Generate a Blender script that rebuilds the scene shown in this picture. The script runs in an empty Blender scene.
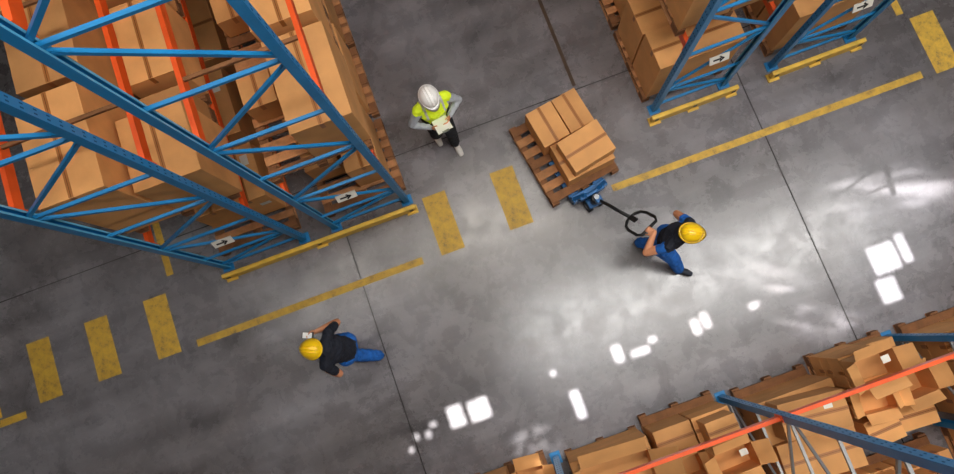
import bpy, bmesh, math, random
import numpy as np
from mathutils import Vector, Matrix, noise as mnoise
random.seed(7)
V=Vector
scene=bpy.context.scene
COL=bpy.context.collection
scene.view_settings.view_transform='Standard'
scene.view_settings.look='None'
scene.view_settings.exposure=0
# ---------------------------------------------------------------- materials
def lin(c):
    c=c/255.0
    return c/12.92 if c<=0.04045 else ((c+0.055)/1.055)**2.4
def rgb(r,g,b): return (lin(r),lin(g),lin(b),1)
def mk(name):
    m=bpy.data.materials.new(name); m.use_nodes=True
    nt=m.node_tree; b=nt.nodes['Principled BSDF']
    return m,nt,b
def mat(name,col,rough=.6,metal=0,var=.12,scale=6,bump=0,bscale=40,rand=0,coord='Object',coat=0,emit=0):
    m,nt,b=mk(name)
    N=nt.nodes;L=nt.links
    b.inputs['Roughness'].default_value=rough
    b.inputs['Metallic'].default_value=metal
    if coat: b.inputs['Coat Weight'].default_value=coat
    tc=N.new('ShaderNodeTexCoord')
    no=N.new('ShaderNodeTexNoise'); no.inputs['Scale'].default_value=scale; no.inputs['Detail'].default_value=5
    L.new(tc.outputs[coord],no.inputs['Vector'])
    mr=N.new('ShaderNodeMapRange'); mr.inputs[1].default_value=.3; mr.inputs[2].default_value=.7
    mr.inputs[3].default_value=1-var; mr.inputs[4].default_value=1+var
    L.new(no.outputs['Fac'],mr.inputs[0])
    hv=N.new('ShaderNodeHueSaturation'); hv.inputs['Color'].default_value=col
    if rand:
        oi=N.new('ShaderNodeObjectInfo')
        m2=N.new('ShaderNodeMapRange'); m2.inputs[3].default_value=1-rand; m2.inputs[4].default_value=1+rand
        L.new(oi.outputs['Random'],m2.inputs[0])
        mu=N.new('ShaderNodeMath'); mu.operation='MULTIPLY'
        L.new(mr.outputs[0],mu.inputs[0]); L.new(m2.outputs[0],mu.inputs[1])
        L.new(mu.outputs[0],hv.inputs['Value'])
    else: L.new(mr.outputs[0],hv.inputs['Value'])
    L.new(hv.outputs[0],b.inputs['Base Color'])
    if emit:
        b.inputs['Emission Color'].default_value=col; b.inputs['Emission Strength'].default_value=emit
    if bump:
        n2=N.new('ShaderNodeTexNoise'); n2.inputs['Scale'].default_value=bscale; n2.inputs['Detail'].default_value=4
        L.new(tc.outputs[coord],n2.inputs['Vector'])
        bp=N.new('ShaderNodeBump'); bp.inputs['Strength'].default_value=bump; bp.inputs['Distance'].default_value=.02
        L.new(n2.outputs['Fac'],bp.inputs['Height']); L.new(bp.outputs[0],b.inputs['Normal'])
    return m
M_card=mat('cardboard',rgb(214,156,96),.8,0,.12,3,.1,60,.22)
M_card2=mat('cardboard_edge',rgb(100,62,32),.9,0,.1,10)
M_tape=mat('packing_tape',rgb(168,108,56),.35,0,.05,4)
M_label=mat('paper_label',rgb(225,222,212),.7,0,.04,8)
M_wood=mat('pallet_wood',rgb(190,134,88),.85,0,.3,9,.3,50,.2)
M_wood2=mat('pallet_wood_dark',rgb(132,88,54),.85,0,.25,9,.3,50)
M_blue=mat('rack_blue_steel',rgb(26,124,184),.38,.05,.1,5)
M_bluelt=mat('rack_blue_edge',rgb(90,175,215),.35,.05,.08,5)
M_hole=mat('rack_slot_dark',rgb(12,74,116),.8,0,.05,5)
M_orange=mat('beam_orange',rgb(232,86,26),.4,.1,.1,5)
M_guard=mat('guard_yellow',rgb(226,184,70),.5,0,.18,8)
M_black=mat('black_plastic',rgb(22,23,25),.45,0,.1,10)
M_steel=mat('steel_grey',rgb(150,154,158),.35,.5,.1,10)
M_rubber=mat('wheel_rubber',rgb(35,34,33),.7,0,.1,10)
M_jack=mat('jack_blue',rgb(20,90,148),.4,.2,.12,12)
M_skin=mat('skin',rgb(214,146,106),.55,0,.06,20)
M_hair=mat('hair_dark',rgb(40,26,18),.7,0,.2,60)
M_eyew=mat('eye_white',rgb(235,232,226),.2,0,.01,5)
M_iris=mat('eye_iris',rgb(50,32,20),.2,0,.01,5)
M_lip=mat('lips',rgb(160,86,74),.5,0,.04,20)
M_hivis=mat('hivis_yellow',rgb(222,246,40),.7,0,.08,14,.35,26,emit=.14)  # slight glow added to the fabric so the vest looks brighter
M_refl=mat('reflective_grey',rgb(205,208,206),.35,0,.05,14)
M_shirt=mat('shirt_grey',rgb(176,182,190),.8,0,.1,14,.35,26)
M_pblack=mat('trousers_black',rgb(26,28,34),.85,0,.15,14,.4,24)
M_pblue=mat('workwear_blue',rgb(24,98,184),.8,0,.18,12,.6,22)
M_navy=mat('vest_navy',rgb(20,26,40),.8,0,.18,12,.6,22)
M_shoe=mat('shoe_light',rgb(206,202,196),.6,0,.08,14)
M_shoed=mat('shoe_dark',rgb(34,40,52),.6,0,.08,14)
M_hwhite=mat('helmet_white',rgb(250,250,248),.25,0,.02,5,coat=.4)
M_hyel=mat('helmet_yellow',rgb(255,208,24),.28,0,.03,5,coat=.4)
M_paper=mat('paper_white',rgb(246,246,244),.6,0,.02,5)
M_joint=mat('joint_dark',rgb(34,32,31),.9,0,.3,4)
M_rust=mat('joint_rust',rgb(74,58,44),.9,0,.35,5)
M_wall=mat('wall_panel',rgb(100,102,104),.7,0,.06,1)
M_ceil=mat('ceiling_panel',rgb(80,82,85),.8,0,.05,1)

def floor_material():
    m,nt,b=mk('polished_concrete'); N=nt.nodes;L=nt.links
    tc=N.new('ShaderNodeTexCoord')
    def noise(s,d,vec=None,dist=0,rough=.6):
        n=N.new('ShaderNodeTexNoise'); n.inputs['Scale'].default_value=s; n.inputs['Detail'].default_value=d
        n.inputs['Distortion'].default_value=dist; n.inputs['Roughness'].default_value=rough
        L.new(vec if vec else tc.outputs['Object'],n.inputs['Vector']); return n.outputs['Fac']
    def ramp(f,pts):
        r=N.new('ShaderNodeValToRGB'); L.new(f,r.inputs[0])
        e=r.color_ramp.elements
        e[0].position,e[0].color=pts[0]; e[1].position,e[1].color=pts[-1]
        for p,c in pts[1:-1]:
            x=e.new(p); x.color=c
        return r.outputs[0]
    def mult(a,bb,fac=1):
        x=N.new('ShaderNodeMix'); x.data_type='RGBA'; x.blend_type='MULTIPLY'; x.inputs[0].default_value=fac
        L.new(a,x.inputs[6]); L.new(bb,x.inputs[7]); return x.outputs[2]
    g=lambda v:(v,v,v,1)
    c0=ramp(noise(.3,5,dist=.4),[(.32,rgb(104,98,97)),(.5,rgb(119,115,119)),(.68,rgb(138,136,143))])
    c1=ramp(noise(1.5,10,dist=.5,rough=.74),[(.3,g(.66)),(.5,g(.98)),(.7,g(1.2))])
    c2=ramp(noise(30,6,rough=.8),[(.25,g(.78)),(.7,g(1.15))])
    st=ramp(noise(.8,13,dist=.8,rough=.82),[(.36,g(.45)),(.48,g(1)),(1,g(1))])
    mp=N.new('ShaderNodeMapping'); mp.inputs['Scale'].default_value=(.18,2.6,1); L.new(tc.outputs['Object'],mp.inputs['Vector'])
    sk=ramp(noise(1.3,8,mp.outputs[0],dist=.2,rough=.65),[(.3,g(.66)),(.6,g(1.12))])
    mp2=N.new('ShaderNodeMapping'); mp2.inputs['Scale'].default_value=(9,.4,1); mp2.inputs['Rotation'].default_value=(0,0,.5); L.new(tc.outputs['Object'],mp2.inputs['Vector'])
    sc=ramp(noise(1.6,8,mp2.outputs[0],dist=.6,rough=.7),[(.3,g(.8)),(.42,g(1)),(1,g(1))])
    col=mult(mult(mult(mult(mult(c0,c1),c2),st,.75),sk),sc)
    L.new(col,b.inputs['Base Color'])
    rr=N.new('ShaderNodeMapRange'); rr.inputs[1].default_value=.3; rr.inputs[2].default_value=.7; rr.inputs[3].default_value=.19; rr.inputs[4].default_value=.36
    L.new(noise(3,10,dist=.3,rough=.7),rr.inputs[0]); L.new(rr.outputs[0],b.inputs['Roughness'])
    b.inputs['Specular IOR Level'].default_value=1.0
    bp=N.new('ShaderNodeBump'); bp.inputs['Strength'].default_value=.05; bp.inputs['Distance'].default_value=.01
    L.new(noise(20,6),bp.inputs['Height']); L.new(bp.outputs[0],b.inputs['Normal'])
    return m
M_floor=floor_material()
def paint_material():
    m,nt,b=mk('worn_yellow_paint'); N=nt.nodes;L=nt.links
    tc=N.new('ShaderNodeTexCoord')
    n=N.new('ShaderNodeTexNoise'); n.inputs['Scale'].default_value=7; n.inputs['Detail'].default_value=10; n.inputs['Roughness'].default_value=.75
    L.new(tc.outputs['Object'],n.inputs['Vector'])
    r=N.new('ShaderNodeValToRGB'); L.new(n.outputs['Fac'],r.inputs[0]); e=r.color_ramp.elements
    e[0].position=.34; e[0].color=rgb(120,98,62); e[1].position=.66; e[1].color=rgb(232,190,70)
    x=e.new(.46); x.color=rgb(200,160,64)
    oi=N.new('ShaderNodeObjectInfo'); mr=N.new('ShaderNodeMapRange'); mr.inputs[3].default_value=.8; mr.inputs[4].default_value=1.1
    L.new(oi.outputs['Random'],mr.inputs[0])
    hv=N.new('ShaderNodeHueSaturation'); L.new(r.outputs[0],hv.inputs['Color']); L.new(mr.outputs[0],hv.inputs['Value'])
    L.new(hv.outputs[0],b.inputs['Base Color']); b.inputs['Roughness'].default_value=.6
    return m
M_paint=paint_material()
def sun_mask_material(name,strength,scale,seed,lo=.42,hi=.72):
    """added unseen light mask: passes a fraction of the sun, streaky"""
    m=bpy.data.materials.new(name); m.use_nodes=True; nt=m.node_tree; N=nt.nodes;L=nt.links
    for n in list(N): N.remove(n)
    out=N.new('ShaderNodeOutputMaterial'); tr=N.new('ShaderNodeBsdfTransparent')
    tc=N.new('ShaderNodeTexCoord')
    gr=N.new('ShaderNodeTexGradient'); gr.gradient_type='SPHERICAL'; L.new(tc.outputs['Object'],gr.inputs['Vector'])
    mp=N.new('ShaderNodeMapping'); mp.inputs['Location'].default_value=(seed,seed*.7,0); mp.inputs['Scale'].default_value=scale
    L.new(tc.outputs['Object'],mp.inputs['Vector'])
    n=N.new('ShaderNodeTexNoise'); n.inputs['Scale'].default_value=1; n.inputs['Detail'].default_value=4; n.inputs['Distortion'].default_value=.9
    L.new(mp.outputs[0],n.inputs['Vector'])
    r=N.new('ShaderNodeMapRange'); r.interpolation_type='SMOOTHSTEP'; r.inputs[1].default_value=lo; r.inputs[2].default_value=hi; r.inputs[3].default_value=.06; r.inputs[4].default_value=1
    L.new(n.outputs['Fac'],r.inputs[0])
    s=N.new('ShaderNodeMapRange'); s.interpolation_type='SMOOTHSTEP'; s.inputs[1].default_value=0; s.inputs[2].default_value=.6; s.inputs[3].default_value=0; s.inputs[4].default_value=strength
    L.new(gr.outputs['Fac'],s.inputs[0])
    mu=N.new('ShaderNodeMath'); mu.operation='MULTIPLY'; L.new(r.outputs[0],mu.inputs[0]); L.new(s.outputs[0],mu.inputs[1])
    cb=N.new('ShaderNodeCombineColor')
    for i in range(3): L.new(mu.outputs[0],cb.inputs[i])
    L.new(cb.outputs[0],tr.inputs['Color']); L.new(tr.outputs[0],out.inputs['Surface'])
    return m

# ---------------------------------------------------------------- mesh helpers
class Builder:
    def __init__(s): s.bm=bmesh.new(); s.mats=[]
    def mi(s,m):
        if m not in s.mats: s.mats.append(m)
        return s.mats.index(m)
    def box(s,c,size,m,rot=None,bevel=0):
        c=V(c); R=rot if rot else Matrix.Identity(3)
        hx,hy,hz=size[0]/2,size[1]/2,size[2]/2
        vs=[s.bm.verts.new(c+R@V((x*hx,y*hy,z*hz))) for x in(-1,1) for y in(-1,1) for z in(-1,1)]
        idx=[(0,1,3,2),(4,6,7,5),(0,4,5,1),(2,3,7,6),(0,2,6,4),(1,5,7,3)]
        fs=[s.bm.faces.new([vs[i] for i in f]) for f in idx]
        k=s.mi(m)
        for f in fs: f.material_index=k
        if bevel:
            es=list({e for f in fs for e in f.edges})
            r=bmesh.ops.bevel(s.bm,geom=es,offset=bevel,segments=2,affect='EDGES',profile=.6)
            for f in r['faces']: f.material_index=k
    def bar(s,a,b,w,h,m,up=(0,0,1),bevel=0):
        a=V(a);b=V(b);d=b-a;L=d.length;d.normalize()
        u=V(up); 
        if abs(u.dot(d))>.98: u=V((0,1,0))
        x=d.cross(u).normalized(); z=x.cross(d).normalized()
        R=Matrix((x,d,z)).transposed()
        s.box((a+b)/2,(w,L,h),m,R,bevel)
    def tube(s,pts,r,m,n=10,closed=False,rads=None):
        pts=[V(p) for p in pts]; k=s.mi(m); rings=[]
        ref=None
        for i,p in enumerate(pts):
            if closed: t=pts[(i+1)%len(pts)]-pts[i-1]
            else: t=pts[min(i+1,len(pts)-1)]-pts[max(i-1,0)]
            t.normalize()
            if ref is None:
                ref=V((0,0,1)) if abs(t.z)<.9 else V((1,0,0))
            x=(ref-t*ref.dot(t)).normalized(); ref=x
            y=t.cross(x); rr=rads[i] if rads else r
            rings.append([s.bm.verts.new(p+(x*math.cos(a)+y*math.sin(a))*rr) for a in [2*math.pi*j/n for j in range(n)]])
        N=len(rings)
        for i in range(N if closed else N-1):
            A=rings[i];B=rings[(i+1)%N]
            for j in range(n):
                f=s.bm.faces.new((A[j],A[(j+1)%n],B[(j+1)%n],B[j])); f.material_index=k; f.smooth=True
        if not closed:
            f=s.bm.faces.new(rings[0][::-1]); f.material_index=k
            f=s.bm.faces.new(rings[-1]); f.material_index=k
    def ellipsoid(s,c,r,m,R=None,n=16,half=False):
        k=s.mi(m); c=V(c); R=R if R else Matrix.Identity(3)
        rows=n//2; grid=[]
        for i in range(rows+1):
            th=(math.pi/2 if half else math.pi)*i/rows
            grid.append([s.bm.verts.new(c+R@V((r[0]*math.sin(th)*math.cos(p),r[1]*math.sin(th)*math.sin(p),r[2]*math.cos(th)))) for p in [2*math.pi*j/n for j in range(n)]])
        for i in range(rows):
            for j in range(n):
                f=s.bm.faces.new((grid[i][j],grid[i+1][j],grid[i+1][(j+1)%n],grid[i][(j+1)%n])); f.material_index=k; f.smooth=True
    def obj(s,name,loc=(0,0,0),rz=0,parent=None,merge=True):
        if merge: bmesh.ops.remove_doubles(s.bm,verts=s.bm.verts,dist=1e-5)
        bmesh.ops.recalc_face_normals(s.bm,faces=s.bm.faces)
        me=bpy.data.meshes.new(name); s.bm.to_mesh(me); s.bm.free()
        for m in s.mats: me.materials.append(m)
        o=bpy.data.objects.new(name,me); COL.objects.link(o)
        o.location=loc; o.rotation_euler=(0,0,rz)
        if parent: o.parent=parent
        return o

# ---------------------------------------------------------------- floor, markings
b=Builder(); b.box((0,0,-.1),(34,34,.2),M_floor); b.obj('floor')
def strip(name,x0,x1,y0,y1,m,h=.003):
    b=Builder(); b.box((0,0,h/2),(x1-x0,y1-y0,h),m); return b.obj(name,((x0+x1)/2,(y0+y1)/2,0))
for x in(-7.36,-6.45,-5.57,-4.68,-.48,.53,6.76): strip('crosswalk_stripe',x-.17,x+.17,1.42,2.28,M_paint)
strip('aisle_line',-9.5,-6.85,1.29,1.39,M_paint); strip('aisle_line',-4.27,-.92,1.40,1.50,M_paint); strip('aisle_line',1.88,6.40,1.43,1.53,M_paint)
strip('rack_side_line',-4.42,-4.32,2.5,9,M_paint); strip('rack_side_line',6.45,6.55,2.38,9,M_paint)
strip('floor_joint',-1.828,-1.812,-14,2.2,M_joint,.0015); strip('floor_joint',4.092,4.108,-14,14,M_joint,.0015)
strip('floor_joint',-14,14,2.985,3.0,M_joint,.0012); strip('floor_joint',1.90,1.95,3.05,14,M_rust,.002)

# ---------------------------------------------------------------- racks
PW=.036
def post(b,x,y,h,open_dir):
    b.box((x,y-PW,h/2),(.074,.005,h),M_blue); b.box((x,y+PW,h/2),(.074,.005,h),M_blue)
    b.box((x-open_dir*(PW-.001),y,h/2),(.005,.074,h),M_blue)
    b.box((x+open_dir*(PW-.001),y-.028,h/2),(.005,.018,h),M_bluelt); b.box((x+open_dir*(PW-.001),y+.028,h/2),(.005,.018,h),M_bluelt)
    z=.25
    while z<h-.1:
        b.box((x-open_dir*(PW+.002),y-.015,z),(.002,.010,.03),M_hole); b.box((x-open_dir*(PW+.002),y+.015,z),(.002,.010,.03),M_hole)
        z+=.12
    b.box((x,y,.006),(.16,.14,.012),M_blue)
def arrow_sign(b,c,R):
    b.box(c,(.25,.012,.11),M_label,R)
    f=V(c)+R@V((0,-.009,0))
    b.box(f+R@V((-.03,0,0)),(.10,.004,.022),M_black,R)
    b.box(f+R@V((.03,0,.015)),(.07,.004,.02),M_black,R@Matrix.Rotation(.7,3,'Y'))
    b.box(f+R@V((.03,0,-.015)),(.07,.004,.02),M_black,R@Matrix.Rotation(-.7,3,'Y'))
def rack_y(name,xa,xb,y0,h,levels,bay=3.5,nb=2,sign=True):
    b=Builder()
    for k in range(nb+1):
        y=y0+k*bay
        post(b,xa,y,h,-1 if xa>xb else 1); post(b,xb,y,h,1 if xa>xb else -1)
        z=.75; zs=[]
        while z<h-.1: zs.append(z); z+=1.05
        for i,z in enumerate(zs):
            b.bar((xa,y,z),(xb,y,z),.032,.03,M_blue)
            if i<len(zs)-1:
                p,q=(xa,xb) if i%2==0 else (xb,xa)
                b.bar((p,y,z+.05),(q,y,zs[i+1]-.05),.03,.034,M_blue)
        b.bar((xa,y,.2),(xb,y,.2),.032,.03,M_blue)
        b.bar((xb,y,.22),(xa,y,.72),.03,.034,M_blue)
        for z in levels:
            for x in(xa,xb):
                b.box((x,y+.045,z),(.075,.012,.2),M_orange)
                if k: b.box((x,y-.045,z),(.075,.012,.2),M_orange)
    for z in levels:
        for x in (xa,xb): b.box((x,y0+nb*bay/2,z),(.045,nb*bay-.08,.12),M_orange)
        yy=y0+.6
        while yy<y0+nb*bay:
            b.bar((xa,yy,z+.03),(xb,yy,z+.03),.035,.03,M_wood2); yy+=1.16
    if sign: arrow_sign(b,((xa+xb)/2,y0-.06,1.45),Matrix.Rotation(-.5,3,'X'))
    return b.obj(name,merge=False)
LV=[2.02,4.05,6.1]
rack_y('pallet_rack',-.86,-1.92,2.33,7.4,LV)
rack_y('pallet_rack',-2.40,-3.54,2.33,7.4,LV)
rack_y('pallet_rack',2.83,3.85,2.33,7.4,LV)
rack_y('pallet_rack',4.57,5.72,2.33,7.4,LV)
def guard(x0,x1,y):
    b=Builder()
    b.box(((x0+x1)/2,y,.14),(x1-x0,.06,.14),M_guard,bevel=.012)
    b.box(((x0+x1)/2,y+.01,.03),(x1-x0-.1,.07,.06),M_guard)
    for x in (x0+.07,(x0+x1)/2,x1-.07):
        b.box((x,y,.01),(.16,.12,.02),M_guard); b.box((x,y-.033,.14),(.05,.01,.05),M_black)
    b.obj('rack_end_guard')
guard(-3.60,-.76,2.17); guard(2.70,3.96,2.17); guard(4.45,5.80,2.17)
def rack_x(name,xs,y0,y1,h,levels):
    b=Builder()
    for x in xs:
        for y in(y0,y1):
            b.box((x-PW,y,h/2),(.005,.074,h),M_blue); b.box((x+PW,y,h/2),(.005,.074,h),M_blue)
            b.box((x,y+(.035 if y==y0 else -.035),h/2),(.074,.005,h),M_blue)
            b.box((x,y,.006),(.14,.16,.012),M_blue)
            z=.25
            while z<h-.1:
                yy=y+(.038 if y==y0 else -.038)
                b.box((x-.015,yy,z),(.010,.002,.03),M_hole); b.box((x+.015,yy,z),(.010,.002,.03),M_hole); z+=.12
        zs=[.3+1.0*i for i in range(int(h))]
        for i,z in enumerate(zs):
            b.bar((x,y0,z),(x,y1,z),.028,.028,M_steel)
            if i<len(zs)-1:
                p,q=(y0,y1) if i%2==0 else (y1,y0)
                b.bar((x,p,z+.05),(x,q,zs[i+1]-.05),.026,.026,M_steel)
        for z in levels:
            for y in(y0,y1):
                for s_ in(-1,1): b.box((x+s_*.045,y,z),(.012,.07,.18),M_orange)
    for z in levels:
        for y in(y0,y1): b.box(((xs[0]+xs[-1])/2,y,z),(xs[-1]-xs[0],.04,.09),M_orange)
    return b.obj(name,merge=False)
rack_x('pallet_rack',[-4.73,-2.43,-.13,2.17,4.47,6.77,9.07],-1.62,-2.72,5.2,[2.15])

# ---------------------------------------------------------------- pallets and boxes
def pallet(x,y,z,w=1.0,l=1.2,rz=0,name='wooden_pallet'):
    b=Builder(); n=7
    for i in range(n): b.box((0,-l/2+ (i+.5)*l/n,.133),(w,l/n*.66,.022),M_wood if i%3 else M_wood2,bevel=.003)
    for xx in(-w/2+.05,0,w/2-.05):
        b.box((xx,0,.111),(.1,l,.02),M_wood2)
        for yy in(-l/2+.07,0,l/2-.07): b.box((xx,yy,.061),(.1,.14,.078),M_wood2)
        b.box((xx,0,.011),(.1,l,.022),M_wood)
    return b.obj(name,(x,y,z),rz,merge=False)
def cbox(x,y,z,w,d,h,rz=0,label=None,flaps=False):
    b=Builder()
    if not flaps:
        b.box((0,0,h/2),(w,d,h),M_card,bevel=.006)
        if w>=d:
            b.box((0,0,h+.0005),(w-.01,.045,.003),M_tape); b.box((0,.0,h+.0012),(w-.01,.005,.003),M_card2)
            for sx in(-1,1): b.box((sx*w/2,0,h-.06),(.004,.045,.12),M_tape)
        else:
            b.box((0,0,h+.0005),(.045,d-.01,.003),M_tape); b.box((0,0,h+.0012),(.005,d-.01,.003),M_card2)
            for sy in(-1,1): b.box((0,sy*d/2,h-.06),(.045,.004,.12),M_tape)
    else:
        t=.008
        b.box((0,0,.01),(w,d,.02),M_card)
        for sx in(-1,1):
            b.box((sx*(w/2-t/2),0,h/2),(t,d,h),M_card)
            R=Matrix.Rotation(sx*.9,3,'Y'); b.box(V((sx*w/2,0,h))+R@V((0,0,w*.22)),(t,d-.02,w*.44),M_card,R)
        for sy in(-1,1):
            b.box((0,sy*(d/2-t/2),h/2),(w-2*t,t,h),M_card)
            R=Matrix.Rotation(-sy*1.1,3,'X'); b.box(V((0,sy*d/2,h))+R@V((0,0,d*.2)),(w-.03,t,d*.4),M_card,R)
    if label is None: label=random.random()<.25
    if label:
        b.box((w*.25,-d/2-.001,h*.6),(min(.14,w*.3),.003,min(.1,h*.3)),M_label)
        b.box((w*.22,d*.22,h+.001),(min(.1,w*.2),min(.14,d*.25),.003),M_label)
    return b.obj('cardboard_box',(x,y,z),rz,merge=False)
def load(x,y,z,w,d,rows,rz=0):
    pallet(x,y,z,w,d,rz)
    for r in rows:
        x0,x1,y0,y1=r[0],r[1],r[2],r[3]; hs=r[4] if isinstance(r[4],(list,tuple)) else [r[4]]
        lx=((x0+x1)/2-.5)*w; ly=((y0+y1)/2-.5)*d; zz=z+.146
        for h in hs:
            cbox(x+lx,y+ly,zz,(x1-x0)*w-.012,(y1-y0)*d-.012,h,random.uniform(-.012,.012),label=False if z>1 else None); zz+=h+.004
# west racks, floor level
load(-1.39,3.02,0,1.16,1.08,[(.5,.90,.2,1,.8),(.03,.44,.45,1,.6)])
load(-1.39,4.17,0,1.16,1.08,[(.0,.45,0,1,.8),(.5,.92,.05,.95,.9)])
load(-1.39,5.30,0,1.16,1.08,[(.0,.45,0,1,.8),(.5,.92,.05,.95,.9)])
load(-2.97,3.02,0,1.16,1.08,[(.05,.5,.35,1,.7),(.52,.95,.3,1,.8)])
load(-2.97,4.17,0,1.16,1.08,[(0,.45,0,1,[.45,.5]),(.5,.92,.05,.95,.9)])
load(-2.97,5.30,0,1.16,1.08,[(0,1,0,1,.9)])
# west racks, first beam level
load(-1.39,3.02,2.11,1.16,1.08,[(.47,1.03,.06,1,.86),(.06,.38,.62,1,.4)])
load(-1.39,4.17,2.11,1.16,1.06,[(.44,1.0,0,1,.95),(.04,.38,.55,1,.35)])
load(-1.39,5.30,2.11,1.16,1.06,[(.42,1,0,1,.9),(.02,.38,.1,.9,1.1)])
load(-2.97,3.02,2.11,1.18,1.06,[(-.07,.47,0,1,1.38),(.50,1.08,.0,.72,.98),(.50,1.0,.74,1.04,.6)])
load(-2.97,4.17,2.11,1.18,1.06,[(-.05,.5,.02,1,1.3),(.55,1.05,.05,.9,.7)])
load(-2.97,5.30,2.11,1.18,1.06,[(0,1,0,1,1.1)])
load(-3.0,5.0,4.14,1.1,1.06,[(0,1,0,1,.6)])
# east racks
for (x,w) in ((3.30,1.18),(5.13,1.18)):
    for j,yc in enumerate((3.02,4.17,5.30)):
        load(x,yc,0,w,1.08,[(0.03,1,0,.48,1.0),(0.03,1,.5,1,.9)] if j==0 else [(.12,.55,0,1,.85),(.55,1,0,1,.95)])
        load(x,yc,2.11,w,1.08,[(0,.5,0,1,.9),(.5,1,0,1,.8)])
# south racks, floor level loads (front row and the row behind it)
for row,(ybase,lo,hi) in enumerate(((-2.12,.4,1.2),(-3.42,.5,1.3))):
    for bi,x0 in enumerate([-4.73,-2.43,-.13,2.17,4.47,6.77]):
        if row and bi<2: continue
        for k,off in enumerate((.62,1.68)):
            xc=x0+off; w=.98; d=1.16; yc=ybase+(random.uniform(-.03,.10) if not row else 0)
            pallet(xc,yc,0,w,d)
            nx=random.choice((1,2,2,3)); ny=random.choice((2,2,3)); fy=random.choice((0,0,.12))
            for i in range(nx):
                for j in range(ny):
                    top=random.uniform(lo,hi); zz=.146
                    while zz<top:
                        h=random.choice((.22,.3,.38)); last=zz+h>=top
                        ww=w/nx-.02; dd=(d-fy)/ny-.02
                        if last: ww*=random.uniform(.75,.98); dd*=random.uniform(.75,.98)
                        cbox(xc-w/2+(i+.5)*w/nx,yc-d/2+(j+.5)*(d-fy)/ny,zz,ww,dd,h,random.uniform(-.1,.1) if last else 0,flaps=(last and random.random()<.18))
                        zz+=h+.004

# ---------------------------------------------------------------- moved pallet + truck
PA=math.radians(9); PX,PY,PZ=1.42,2.19,.075
pallet(PX,PY,PZ,1.02,1.24,PA)
def pl(lx,ly): 
    c,s=math.cos(PA),math.sin(PA); return PX+c*lx-s*ly,PY+s*lx+c*ly
for lx,ly,z,w,d,h,r in [(-.09,.31,0,.38,.52,.40,0.0),(.29,.31,0,.35,.52,.40,0.02),
        (.13,-.23,0,.68,.54,.34,-.03),(.16,-.23,.345,.60,.46,.24,.05)]:
    x,y=pl(lx,ly); cbox(x,y,PZ+.148+z,w,d,h,PA+r,label=False)
def truck():
    b=Builder()
    for sx in(-1,1):
        x=sx*.19
        b.box((x,.60,.135),(.15,1.16,.05),M_jack,bevel=.01)
        b.bar((x,1.16,.135),(x,1.26,.12),.13,.035,M_jack)
        b.tube([(x-.035,1.02,.045),(x+.035,1.02,.045)],.045,M_rubber,14)
    b.box((0,-.02,.18),(.52,.10,.2),M_jack,bevel=.015)
    b.box((0,-.08,.32),(.36,.05,.16),M_jack,bevel=.015)
    for sx in(-1,1): b.bar((sx*.24,-.02,.25),(sx*.1,-.07,.42),.05,.05,M_jack)
    b.tube([(0,-.17,.12),(0,-.17,.44)],.055,M_black,18)
    b.tube([(0,-.17,.42),(0,-.17,.50)],.035,M_steel,14)
    b.box((0,-.17,.16),(.2,.14,.08),M_jack,bevel=.015)
    for sx in(-1,1): b.tube([(sx*.05,-.17,.09),(sx*.115,-.17,.09)],.09,M_rubber,20); b.tube([(sx*.048,-.17,.09),(sx*.117,-.17,.09)],.04,M_steel,14)
    return b
b=truck()
ox,oy=pl(0,-.66)
P=Matrix.Rotation(PA,4,'Z')
def loc2(v): return P.to_3x3().inverted()@(V(v)-V((ox,oy,0)))
g0=V((1.76,.92,.93)); g1=V((1.92,.66,1.14))
base_w=P.to_3x3()@V((0,-.17,.40))+V((ox,oy,0))
d=(g0-base_w).normalized(); side=d.cross(V((0,0,1))).normalized()
b.tube([loc2(base_w),loc2(base_w+d*.15),loc2(g0)],.022,M_black,12)
b.box(loc2(base_w+d*.06),(.09,.09,.1),M_jack,bevel=.01)
ext=(g1-g0).length
pts=[g0,g0+side*.07+d*.02,g0+side*.13+d*.07,g0+side*.155+d*.15,g0+side*.155+d*(ext-.06),g0+side*.12+d*ext,g0-side*.12+d*ext,g0-side*.155+d*(ext-.06),g0-side*.155+d*.15,g0-side*.13+d*.07,g0-side*.07+d*.02]
b.tube([loc2(p) for p in pts],.019,M_black,10,closed=True)
b.bar(loc2(g0+d*.0),loc2(g0+d*.12),.06,.03,M_black)
b.obj('hand_pallet_truck',(ox,oy,0),PA,merge=False)

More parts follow.
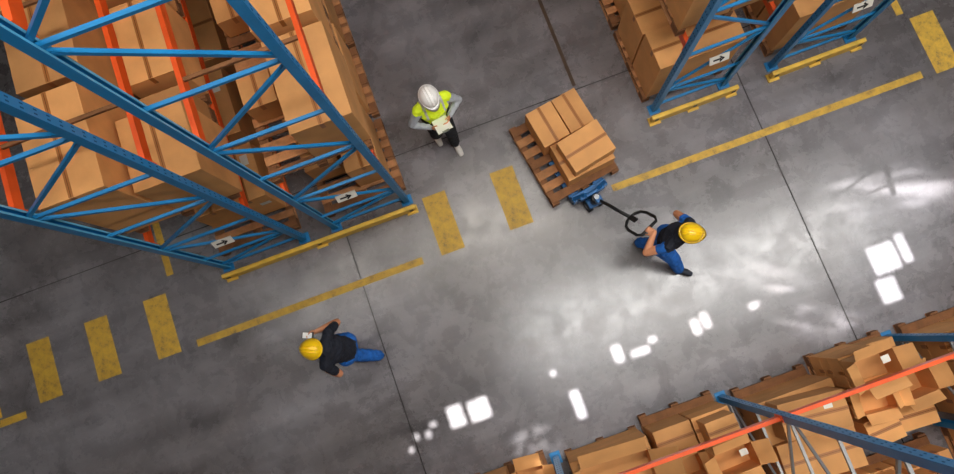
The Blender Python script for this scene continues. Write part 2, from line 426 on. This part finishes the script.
# ---------------------------------------------------------------- people
def ik(a,t,l1,l2,pole):
    a=V(a);t=V(t);d=t-a;D=min(d.length,(l1+l2)*.995);d.normalize();t=a+d*D
    x=(l1*l1-l2*l2+D*D)/(2*D);h=math.sqrt(max(l1*l1-x*x,0))
    p=V(pole);p=(p-d*p.dot(d)).normalized()
    return a+d*x+p*h,t
class Body:
    def __init__(s): s.bm=bmesh.new(); s.bones=[]
    def loft(s,pts,rad,side,label,n=14):
        pts=[V(p) for p in pts]; rad=[(r,r) if not isinstance(r,tuple) else r for r in rad]
        for i in range(len(pts)-1): s.bones.append((label,i,len(pts)-1,pts[i],pts[i+1],(sum(rad[i])+sum(rad[i+1]))/4))
        T=[(pts[min(i+1,len(pts)-1)]-pts[max(i-1,0)]).normalized() for i in range(len(pts))]
        seq=[]
        r0=min(rad[0]);r1=min(rad[-1])
        for o,sc in((1,.05),(.85,.53),(.5,.87)): seq.append((pts[0]-T[0]*r0*o,(rad[0][0]*sc,rad[0][1]*sc),T[0]))
        for p,r,t in zip(pts,rad,T): seq.append((p,r,t))
        for o,sc in((.5,.87),(.85,.53),(1,.05)): seq.append((pts[-1]+T[-1]*r1*o,(rad[-1][0]*sc,rad[-1][1]*sc),T[-1]))
        rings=[]
        for p,r,t in seq:
            sd=V(side); x=(sd-t*sd.dot(t)).normalized(); y=t.cross(x)
            rings.append([s.bm.verts.new(p+x*r[0]*math.cos(a)+y*r[1]*math.sin(a)) for a in [2*math.pi*j/n for j in range(n)]])
        for A,B in zip(rings[:-1],rings[1:]):
            for j in range(n): s.bm.faces.new((A[j],A[(j+1)%n],B[(j+1)%n],B[j]))
        s.bm.faces.new(rings[0][::-1]); s.bm.faces.new(rings[-1])
    def hand(s,w,d,pn,ths,curl,label='hand'):
        d=V(d).normalized(); pn=V(pn); pn=(pn-d*pn.dot(d)).normalized(); ts=d.cross(pn).normalized()
        if ts.dot(V(ths))<0: ts=-ts
        k=w+d*.088
        s.loft([w-d*.01,w+d*.03,k],[(.026,.019),(.038,.017),(.041,.014)],ts,label,12)
        for off,L,cf in((.030,.070,.9),(.010,.080,1),(-.011,.075,1.05),(-.031,.060,1.15)):
            p=k+ts*off-d*.008; a=0; P=[p]; 
            for sg,f in zip((.42,.32,.26),(.8,1,.7)):
                a+=curl*cf*f; p=p+(d*math.cos(a)+pn*math.sin(a))*L*sg*1.05; P.append(p)
            s.loft(P,[.0095,.009,.0085,.0078],ts,label,8)
        p=w+d*.025+ts*.03; q=p+(ts*.75+d*.65+pn*.25).normalized()*.036; r=q+(d*.85+ts*.15+pn*(.35+.3*curl)).normalized()*.030; u=r+(d*.8-ts*.1+pn*(.5+.4*curl)).normalized()*.024
        s.loft([p,q,r,u],[.013,.0115,.010,.009],pn,label,8)
    def finish(s,name,fn,mats,parent,vox=.0068):
        me=bpy.data.meshes.new('tmp'); bmesh.ops.recalc_face_normals(s.bm,faces=s.bm.faces); s.bm.to_mesh(me); s.bm.free()
        o=bpy.data.objects.new('tmp',me); COL.objects.link(o)
        r=o.modifiers.new('r','REMESH'); r.mode='VOXEL'; r.voxel_size=vox; r.use_smooth_shade=True
        sm=o.modifiers.new('s','SMOOTH'); sm.factor=.5; sm.iterations=3
        dg=bpy.context.evaluated_depsgraph_get(); dg.update()
        m2=bpy.data.meshes.new_from_object(o.evaluated_get(dg)); m2.name=name
        bpy.data.objects.remove(o)
        nf=len(m2.polygons); C=np.empty(nf*3,dtype=np.float32); m2.polygons.foreach_get('center',C); C=C.reshape(-1,3)
        best=np.full(nf,1e9); bi=np.zeros(nf,int); bt=np.zeros(nf)
        for i,(lb,k,n,a,b_,rr) in enumerate(s.bones):
            a=np.array(a);b2=np.array(b_);ab=b2-a
            t=np.clip(((C-a)@ab)/max(ab@ab,1e-9),0,1); dd=np.linalg.norm(C-a-t[:,None]*ab,axis=1)-rr
            u=dd<best; best[u]=dd[u]; bi[u]=i; bt[u]=(k+t[u])/n
        idx=[mats.index(fn(s.bones[bi[i]][0],bt[i],C[i])) for i in range(nf)]
        # cloth folds: push garment vertices along their normals, leave skin, lips and shoes alone
        bare={mats.index(m) for m in mats if m in (M_skin,M_lip,M_shoe,M_shoed)}
        cloth=np.ones(len(m2.vertices),dtype=bool)
        for p,k in zip(m2.polygons,idx):
            if k in bare:
                for v in p.vertices: cloth[v]=False
        nrm=[v.normal.copy() for v in m2.vertices]
        for v,nn,cl in zip(m2.vertices,nrm,cloth):
            if cl:
                c=v.co
                q=mnoise.noise(V((c.x*13,c.y*13,c.z*22)))
                q2=mnoise.noise(V((c.x*30+5,c.y*30,c.z*30)))
                v.co=c+nn*((.5-abs(q)*2.2)*.011+q2*.003)
        m2.materials.clear()
        for m in mats: m2.materials.append(m)
        m2.polygons.foreach_set('material_index',np.array(idx,dtype=np.int32))
        m2.polygons.foreach_set('use_smooth',np.ones(nf,dtype=bool)); m2.update()
        ob=bpy.data.objects.new(name,m2); COL.objects.link(ob); ob.parent=parent
        return ob
def person(name,loc,rz,pose,fn,mats,helmet):
    """local frame: facing +Y, right hand = +X"""
    E=bpy.data.objects.new(name,None); COL.objects.link(E); E.location=loc; E.rotation_euler=(0,0,rz); E.empty_display_size=.2
    B=Body(); X=V((1,0,0))
    pel=V(pose['pelvis']); ch=V(pose['chest']); nk=V(pose['neck']); hd=V(pose['head']); bag=pose.get('baggy',1)
    tw=pose.get('twist',0); SX=Matrix.Rotation(tw,3,'Z')@X
    mid=(pel+ch)/2; vb=pose.get('vest',1)
    B.loft([pel-V((0,0,.05)),pel+V((0,0,.03)),mid,ch,ch.lerp(nk,.62)],[(.150*bag,.110*bag),(.168,.122),(.156*vb,.114*vb),(.186*vb,.134*vb),(.155*vb,.10*vb)],X.lerp(SX,.6),'torso',20)
    B.loft([nk-V((0,0,.04)),hd-V((0,0,.07))],[.06,.055],X,'neck')
    shz=ch.lerp(nk,.55)
    for sx,key in((1,'R'),(-1,'L')):
        sh=shz+SX*sx*.185; 
        B.loft([shz+SX*sx*.05+V((0,0,.02)),sh],[(.07*vb,.065*vb),.066],V((0,0,1)),'shoulder')
        wr=V(pose['wrist'+key]); el,wr=ik(sh,wr,.29,.26,pose['elbow'+key])
        sd=(el-sh).cross(wr-el)
        if sd.length<1e-3: sd=X
        B.loft([sh,sh.lerp(el,.4),el],[.062,.057,.047],sd,'uarm'); B.loft([el,el.lerp(wr,.35),wr],[.047,.045,.030],sd,'farm')
        hdir=V(pose.get('hand'+key,(wr-el)))
        B.hand(wr,hdir,pose['palm'+key],pose['thumb'+key],pose.get('curl'+key,.35))
        hp=pel+X*sx*.088-V((0,0,.02)); an=V(pose['ankle'+key]); kn,an=ik(hp,an,.44,.43,pose.get('knee'+key,(0,1,0)))
        B.loft([hp,hp.lerp(kn,.35),kn,],[(.100*bag,.102*bag),.090*bag,.072*bag],X,'thigh'); B.loft([kn,kn.lerp(an,.35),an+V((0,0,.01))],[.072*bag,.070*bag,.060*bag],X,'shin')
        fd=V(pose.get('foot'+key,(0,1,0))).normalized(); fs=fd.cross(V((0,0,1))).normalized()
        lo=an-V((0,0,.05))
        B.loft([lo-fd*.045,lo+fd*.03,lo+fd*.12,lo+fd*.19],[(.036,.034),(.040,.042),(.047,.034),(.038,.022)],fs,'shoe')
    tilt=pose.get('nod',0.2); yaw=pose.get('yaw',0)
    HR=Matrix.Rotation(yaw,3,'Z')@Matrix.Rotation(-tilt,3,'X')
    H=lambda x,y,z:hd+HR@V((x,y,z))
    hx=HR@X
    B.loft([H(0,.035,-.10),H(0,.018,-.075),H(0,.004,-.03),H(0,0,.02),H(0,-.004,.06),H(0,-.006,.085)],[(.032,.030),(.052,.060),(.067,.082),(.073,.093),(.069,.088),(.050,.066)],hx,'head',20)
    B.loft([H(0,.085,.012),H(0,.104,-.022)],[.008,.013],hx,'head',8)
    B.loft([H(-.04,.078,.03),H(.04,.078,.03)],[.009,.009],(0,0,1),'head',8)
    for sx in(-1,1): B.loft([H(sx*.076,-.002,.018),H(sx*.074,.004,-.022)],[(.009,.017),(.008,.012)],hx,'head',8)
    for sx in(-1,1): B.loft([H(sx*.02,.086,-.052),H(0,.091,-.05)],[.006,.007],(0,0,1),'lips',8)
    B.finish('body',fn,mats,E)
    e=Builder()
    for sx in(-1,1):
        e.ellipsoid(H(sx*.031,.077,.008),(.013,.013,.011),M_eyew,n=12); e.ellipsoid(H(sx*.031,.0868,.007),(.0055,.004,.0055),M_iris,n=10)
    e.ellipsoid(H(0,-.022,.012),(.077,.080,.085),M_hair,HR,20)
    e.obj('face_and_hair',parent=E,merge=False)
    h=Builder(); c=H(0,-.004,.045)
    HM=helmet
    h.ellipsoid(c,(.112,.135,.118),HM,HR,28,half=True)
    k=h.mi(HM); n=36; ro=[];ri=[];lo=[]
    for j in range(n):
        a=2*math.pi*j/n; f=max(0,math.sin(a))**2*.045+.014
        ro.append(h.bm.verts.new(c+HR@V((math.cos(a)*(.112+.014),math.sin(a)*(.135+f),-.006-f*.25))))
        ri.append(h.bm.verts.new(c+HR@V((math.cos(a)*.111,math.sin(a)*.134,.006))))
        lo.append(h.bm.verts.new(c+HR@V((math.cos(a)*.108,math.sin(a)*.130,-.012))))
    for j in range(n):
        q=(j+1)%n
        for A,Bv in((ri,ro),(ro,lo),(lo,ri)):
            f=h.bm.faces.new((A[j],A[q],Bv[q],Bv[j])); f.material_index=k; f.smooth=True
    for xo in(-.035,0,.035):
        pts=[]
        for i in range(13):
            a=math.radians(20+140*i/12); s_=math.sqrt(max(0,1-(xo/.112)**2))
            pts.append(c+HR@V((xo,math.cos(a)*.137*s_,math.sin(a)*.120*s_)))
        h.tube(pts,.0065 if xo else .010,HM,8)
    h.obj('hard_hat',parent=E,merge=False)
    return E
def f1(lb,t,c):
    if lb in('head','hand','neck'): return M_skin
    if lb=='lips': return M_lip
    if lb in('torso','shoulder'):
        if lb=='torso' and t<.13: return M_pblack
        x=abs(c[0])
        if .105<x<.135 and c[2]>1.16: return M_refl
        if 1.08<c[2]<1.13: return M_refl
        return M_hivis
    if lb=='uarm' and t<.22: return M_hivis
    if lb in('uarm','farm'): return M_shirt
    if lb=='shoe': return M_shoe
    return M_pblack
MT1=[M_skin,M_lip,M_hivis,M_refl,M_shirt,M_pblack,M_shoe]
pose1=dict(pelvis=(0,0,.93),chest=(0,.03,1.27),neck=(0,.04,1.46),head=(0,.04,1.60),nod=.35,vest=1.18,baggy=1.08,
  wristR=(.13,.24,1.16),elbowR=(.8,-.4,-.5),palmR=(-1,0,.25),thumbR=(0,0,1),handR=(-.45,.7,.25),curlR=.5,
  wristL=(-.13,.22,1.18),elbowL=(-.8,-.4,-.5),palmL=(1,0,.25),thumbL=(0,0,1),handL=(.45,.7,.2),curlL=.5,
  ankleR=(.10,-.05,.085),ankleL=(-.09,.22,.085))
s1=person('supervisor',(-.06,3.06,0),math.radians(188),pose1,f1,MT1,M_hwhite)
c=Builder(); R=Matrix.Rotation(.45,3,'X'); cc=V((0,.30,1.22))
c.box(cc,(.215,.27,.006),M_black,R,bevel=.002); c.box(cc+R@V((0,-.008,.005)),(.198,.25,.003),M_paper,R)
c.box(cc+R@V((0,.124,.012)),(.09,.03,.014),M_steel,R,bevel=.003)
c.obj('clipboard',parent=s1,merge=False)
def f2(lb,t,c):
    if lb in('head','hand','neck','farm'): return M_skin
    if lb=='lips': return M_lip
    if lb in('torso','shoulder'): return M_pblue if (lb=='torso' and t<.14) else M_navy
    if lb=='uarm': return M_navy if t<.8 else M_skin
    if lb=='shoe': return M_shoed
    return M_pblue
MT2=[M_skin,M_lip,M_navy,M_pblue,M_shoed]
pose2=dict(pelvis=(0,-.02,.90),chest=(0,.07,1.24),neck=(0,.13,1.42),head=(0,.19,1.56),nod=.35,baggy=1.2,
  wristR=(.20,.30,1.14),elbowR=(.5,-.6,-.5),palmR=(-.8,0,.5),thumbR=(0,0,1),handR=(-.4,.8,.1),curlR=.6,
  wristL=(-.30,.14,.88),elbowL=(-.3,-1,0),palmL=(1,0,0),thumbL=(0,1,0),curlL=.35,
  ankleR=(.09,.14,.085),ankleL=(-.08,-.27,.14),kneeL=(0,1,0),footL=(0,.9,-.35))
s2=person('warehouse_worker',(-2.11,.605,0),math.radians(67),pose2,f2,MT2,M_hyel)
c=Builder(); R=Matrix.Rotation(.3,3,'X')
c.box((.145,.39,1.19),(.085,.14,.012),M_black,R,bevel=.004); c.box(V((.145,.39,1.19))+R@V((0,.005,.0065)),(.07,.11,.002),M_paper,R)
c.obj('handheld_scanner',parent=s2,merge=False)
def f3(lb,t,c):
    if lb in('head','hand','neck'): return M_skin
    if lb=='lips': return M_lip
    if lb in('torso','shoulder'): return M_pblue if (lb=='torso' and t<.4) else M_navy
    if lb=='uarm': return M_pblue if t<.55 else M_skin
    if lb=='farm': return M_skin
    if lb=='shoe': return M_shoed
    return M_pblue
A3=math.radians(-42-90); L3=V((2.11,.51,0))
def to3(v): return Matrix.Rotation(-A3,3,'Z')@(V(v)-L3)
grip=g0+d*ext+side*.03
hw=to3(grip)
shR=V((.165,-.05,1.37)); dirR=(hw-shR).normalized(); hdR=(dirR*.6+V((0,-1,-.1))).normalized()
barl=(Matrix.Rotation(-A3,3,'Z')@side)
pose3=dict(pelvis=(.04,-.05,.90),chest=(.02,0,1.24),neck=(0,.06,1.42),head=(0,.10,1.56),nod=.2,yaw=.35,twist=-.35,baggy=1.2,
  wristR=tuple(hw-hdR*.085+V((0,0,.03))),elbowR=(.8,-.2,-.4),palmR=(0,0,-1),thumbR=tuple(barl),handR=tuple(hdR),curlR=.8,
  wristL=(-.24,.18,.98),elbowL=(-.3,-1,0),palmL=(1,0,0),thumbL=(0,1,0),curlL=.4,
  ankleR=(.17,.38,.09),ankleL=(.03,-.22,.12),footL=(0,.9,-.3))
s3=person('warehouse_worker',tuple(L3),A3,pose3,f3,MT2,M_hyel)

# ---------------------------------------------------------------- building shell, roof holes added to shape the sun
SD=V((-.05,-.30,-1))
patches=[(-1.19,-.68,.20,.27,0),(-.87,-.70,.27,.26,0),(.39,-1.08,.11,.36,0),(1.12,-.645,.11,.22,0),(1.41,-.72,.24,.08,0),
 (2.22,-.66,.10,.20,0),(2.37,-.62,.10,.20,0),(3.05,-.66,.15,.07,0),(4.87,-.66,.34,.36,0),(5.16,-.62,.10,.38,0),(4.75,-1.06,.24,.30,0),
 (1.62,-.62,.10,.06,0),(.22,-.59,.06,.06,0),(-1.62,-.78,.07,.08,0),(-1.52,-.68,.09,.05,0),(-1.78,-.76,.05,.07,0),(-1.9,-.9,.05,.05,0)]
ZR=12.0; holes=[]  # holes added where they throw sun onto the chosen floor patches
for x,y,w,h,z in patches:
    t=(ZR-z); cx=x-SD.x*t; cy=y-SD.y*t; holes.append((cx-w/2,cx+w/2,cy-h/2,cy+h/2))
# added sun masks shaping soft streaks of light: (floor centre, half sizes, rotation, landing z, strength, pattern scale, seed)
sun_masks=[((3.30,-.40),(.80,.27),math.radians(-30),0,.46,(.9,3.2,1),1.3),
       ((3.75,-1.12),(.75,.36),math.radians(-24),0,.36,(1.5,3,1),4.1),
       ((5.35,.10),(1.25,.48),math.radians(-14),0,.42,(.9,3.0,1),7.7),
       ((-.32,-1.42),(.42,.42),math.radians(20),0,.30,(1.6,2.4,1),2.2),
       ((3.55,-2.15),(.45,.34),0,1.0,.34,(.3,.3,1),9.0)]
pm=[]
for (c0,hs,rz,z,st,sc,seed) in sun_masks:
    t=ZR-z; pm.append((c0[0]-SD.x*t,c0[1]-SD.y*t,hs,rz,st,sc,seed))
xs=sorted({-17,17}|{a for h in holes for a in h[:2]}); ys=sorted({-17,17}|{a for h in holes for a in h[2:]})
def in_sun_mask(x,y):
    for (px,py,hs,rz,*_) in pm:
        dx,dy=x-px,y-py; c,s=math.cos(-rz),math.sin(-rz)
        u,v=(c*dx-s*dy)/hs[0],(s*dx+c*dy)/hs[1]
        if u*u+v*v<1: return True
    return False
x0=min(p[0]-1.5 for p in pm); x1=max(p[0]+1.5 for p in pm); y0=min(p[1]-1 for p in pm); y1=max(p[1]+1 for p in pm)
xs=sorted(set(xs)|{round(x0+i*.06,4) for i in range(int((x1-x0)/.06)+1)}); ys=sorted(set(ys)|{round(y0+i*.06,4) for i in range(int((y1-y0)/.06)+1)})
bm=bmesh.new(); gv={}
def gvx(i,j):
    if (i,j) not in gv: gv[(i,j)]=bm.verts.new((xs[i],ys[j],ZR))
    return gv[(i,j)]
for i in range(len(xs)-1):
    for j in range(len(ys)-1):
        cx=(xs[i]+xs[i+1])/2; cy=(ys[j]+ys[j+1])/2
        if any(h[0]<cx<h[1] and h[2]<cy<h[3] for h in holes): continue
        if in_sun_mask(cx,cy): continue
        bm.faces.new((gvx(i,j),gvx(i,j+1),gvx(i+1,j+1),gvx(i+1,j)))
me=bpy.data.meshes.new('ceiling_gobo'); bm.to_mesh(me); bm.free(); me.materials.append(M_ceil)
o=bpy.data.objects.new('ceiling_gobo',me); COL.objects.link(o)  # unseen roof, perforated as a gobo to block and shape the sun
for i,(x,y,hs,rz,st,sc,seed) in enumerate(pm):  # added unseen sheets that mask the sun into streaks
    bm=bmesh.new(); n=40; m_=1.12
    vs=[bm.verts.new((math.cos(2*math.pi*k/n)*m_,math.sin(2*math.pi*k/n)*m_,0)) for k in range(n)]; f=bm.faces.new(vs)
    me=bpy.data.meshes.new('sun_mask_%d'%(i+1)); bm.to_mesh(me); bm.free(); me.materials.append(sun_mask_material('sun_mask_pattern_%d'%(i+1),st,sc,seed))
    o=bpy.data.objects.new('sun_mask_%d'%(i+1),me); COL.objects.link(o); o.location=(x,y,ZR-.01); o.rotation_euler=(0,0,rz); o.scale=(hs[0],hs[1],1)
for n,cx,cy,sx,sy in(('wall_north',0,17.1,34.4,.2),('wall_south',0,-17.1,34.4,.2),('wall_east',17.1,0,.2,34.4),('wall_west',-17.1,0,.2,34.4)):
    b=Builder(); b.box((0,0,6),(sx,sy,12),M_wall); b.obj(n,(cx,cy,0))

# ---------------------------------------------------------------- lights
def area(name,loc,sx,sy,p,col=(1,1,1),spread=180,rz=0):
    l=bpy.data.lights.new(name,'AREA'); l.shape='RECTANGLE'; l.size=sx; l.size_y=sy; l.energy=p; l.color=col; l.spread=math.radians(spread)
    o=bpy.data.objects.new(name,l); COL.objects.link(o); o.location=loc; o.rotation_euler=(0,0,rz); return o
area('overhead_fill',(5.6,-.1,11.5),11,1.5,880,(1,.98,.95))  # added unseen area lights for ambient fill; this one brightens the aisle band
area('overhead_fill',(-1.5,3.6,11.5),9,.9,400,(1,.93,.83))
area('overhead_fill',(4.5,-6,11.5),10,1.2,380,(1,.90,.77))
s=bpy.data.lights.new('sun','SUN'); s.energy=26; s.angle=math.radians(.4); s.color=(1,.97,.93)
o=bpy.data.objects.new('sun',s); COL.objects.link(o); o.location=(0,5,20); o.rotation_euler=SD.to_track_quat('-Z','Y').to_euler()
w=bpy.data.worlds.new('world'); scene.world=w; w.use_nodes=True
w.node_tree.nodes['Background'].inputs[0].default_value=(.5,.7,1,1); w.node_tree.nodes['Background'].inputs[1].default_value=1

# ---------------------------------------------------------------- camera
n=V((45,-100,-680)).normalized()
R=Matrix.Rotation(math.radians(-20.15),3,'Z')@n.rotation_difference(V((0,0,-1))).to_matrix()
cd=bpy.data.cameras.new('camera'); cd.sensor_width=36; cd.lens=680/954*36
co=bpy.data.objects.new('camera',cd); COL.objects.link(co); co.location=(0,0,9.3); co.rotation_euler=R.to_euler()
scene.camera=co
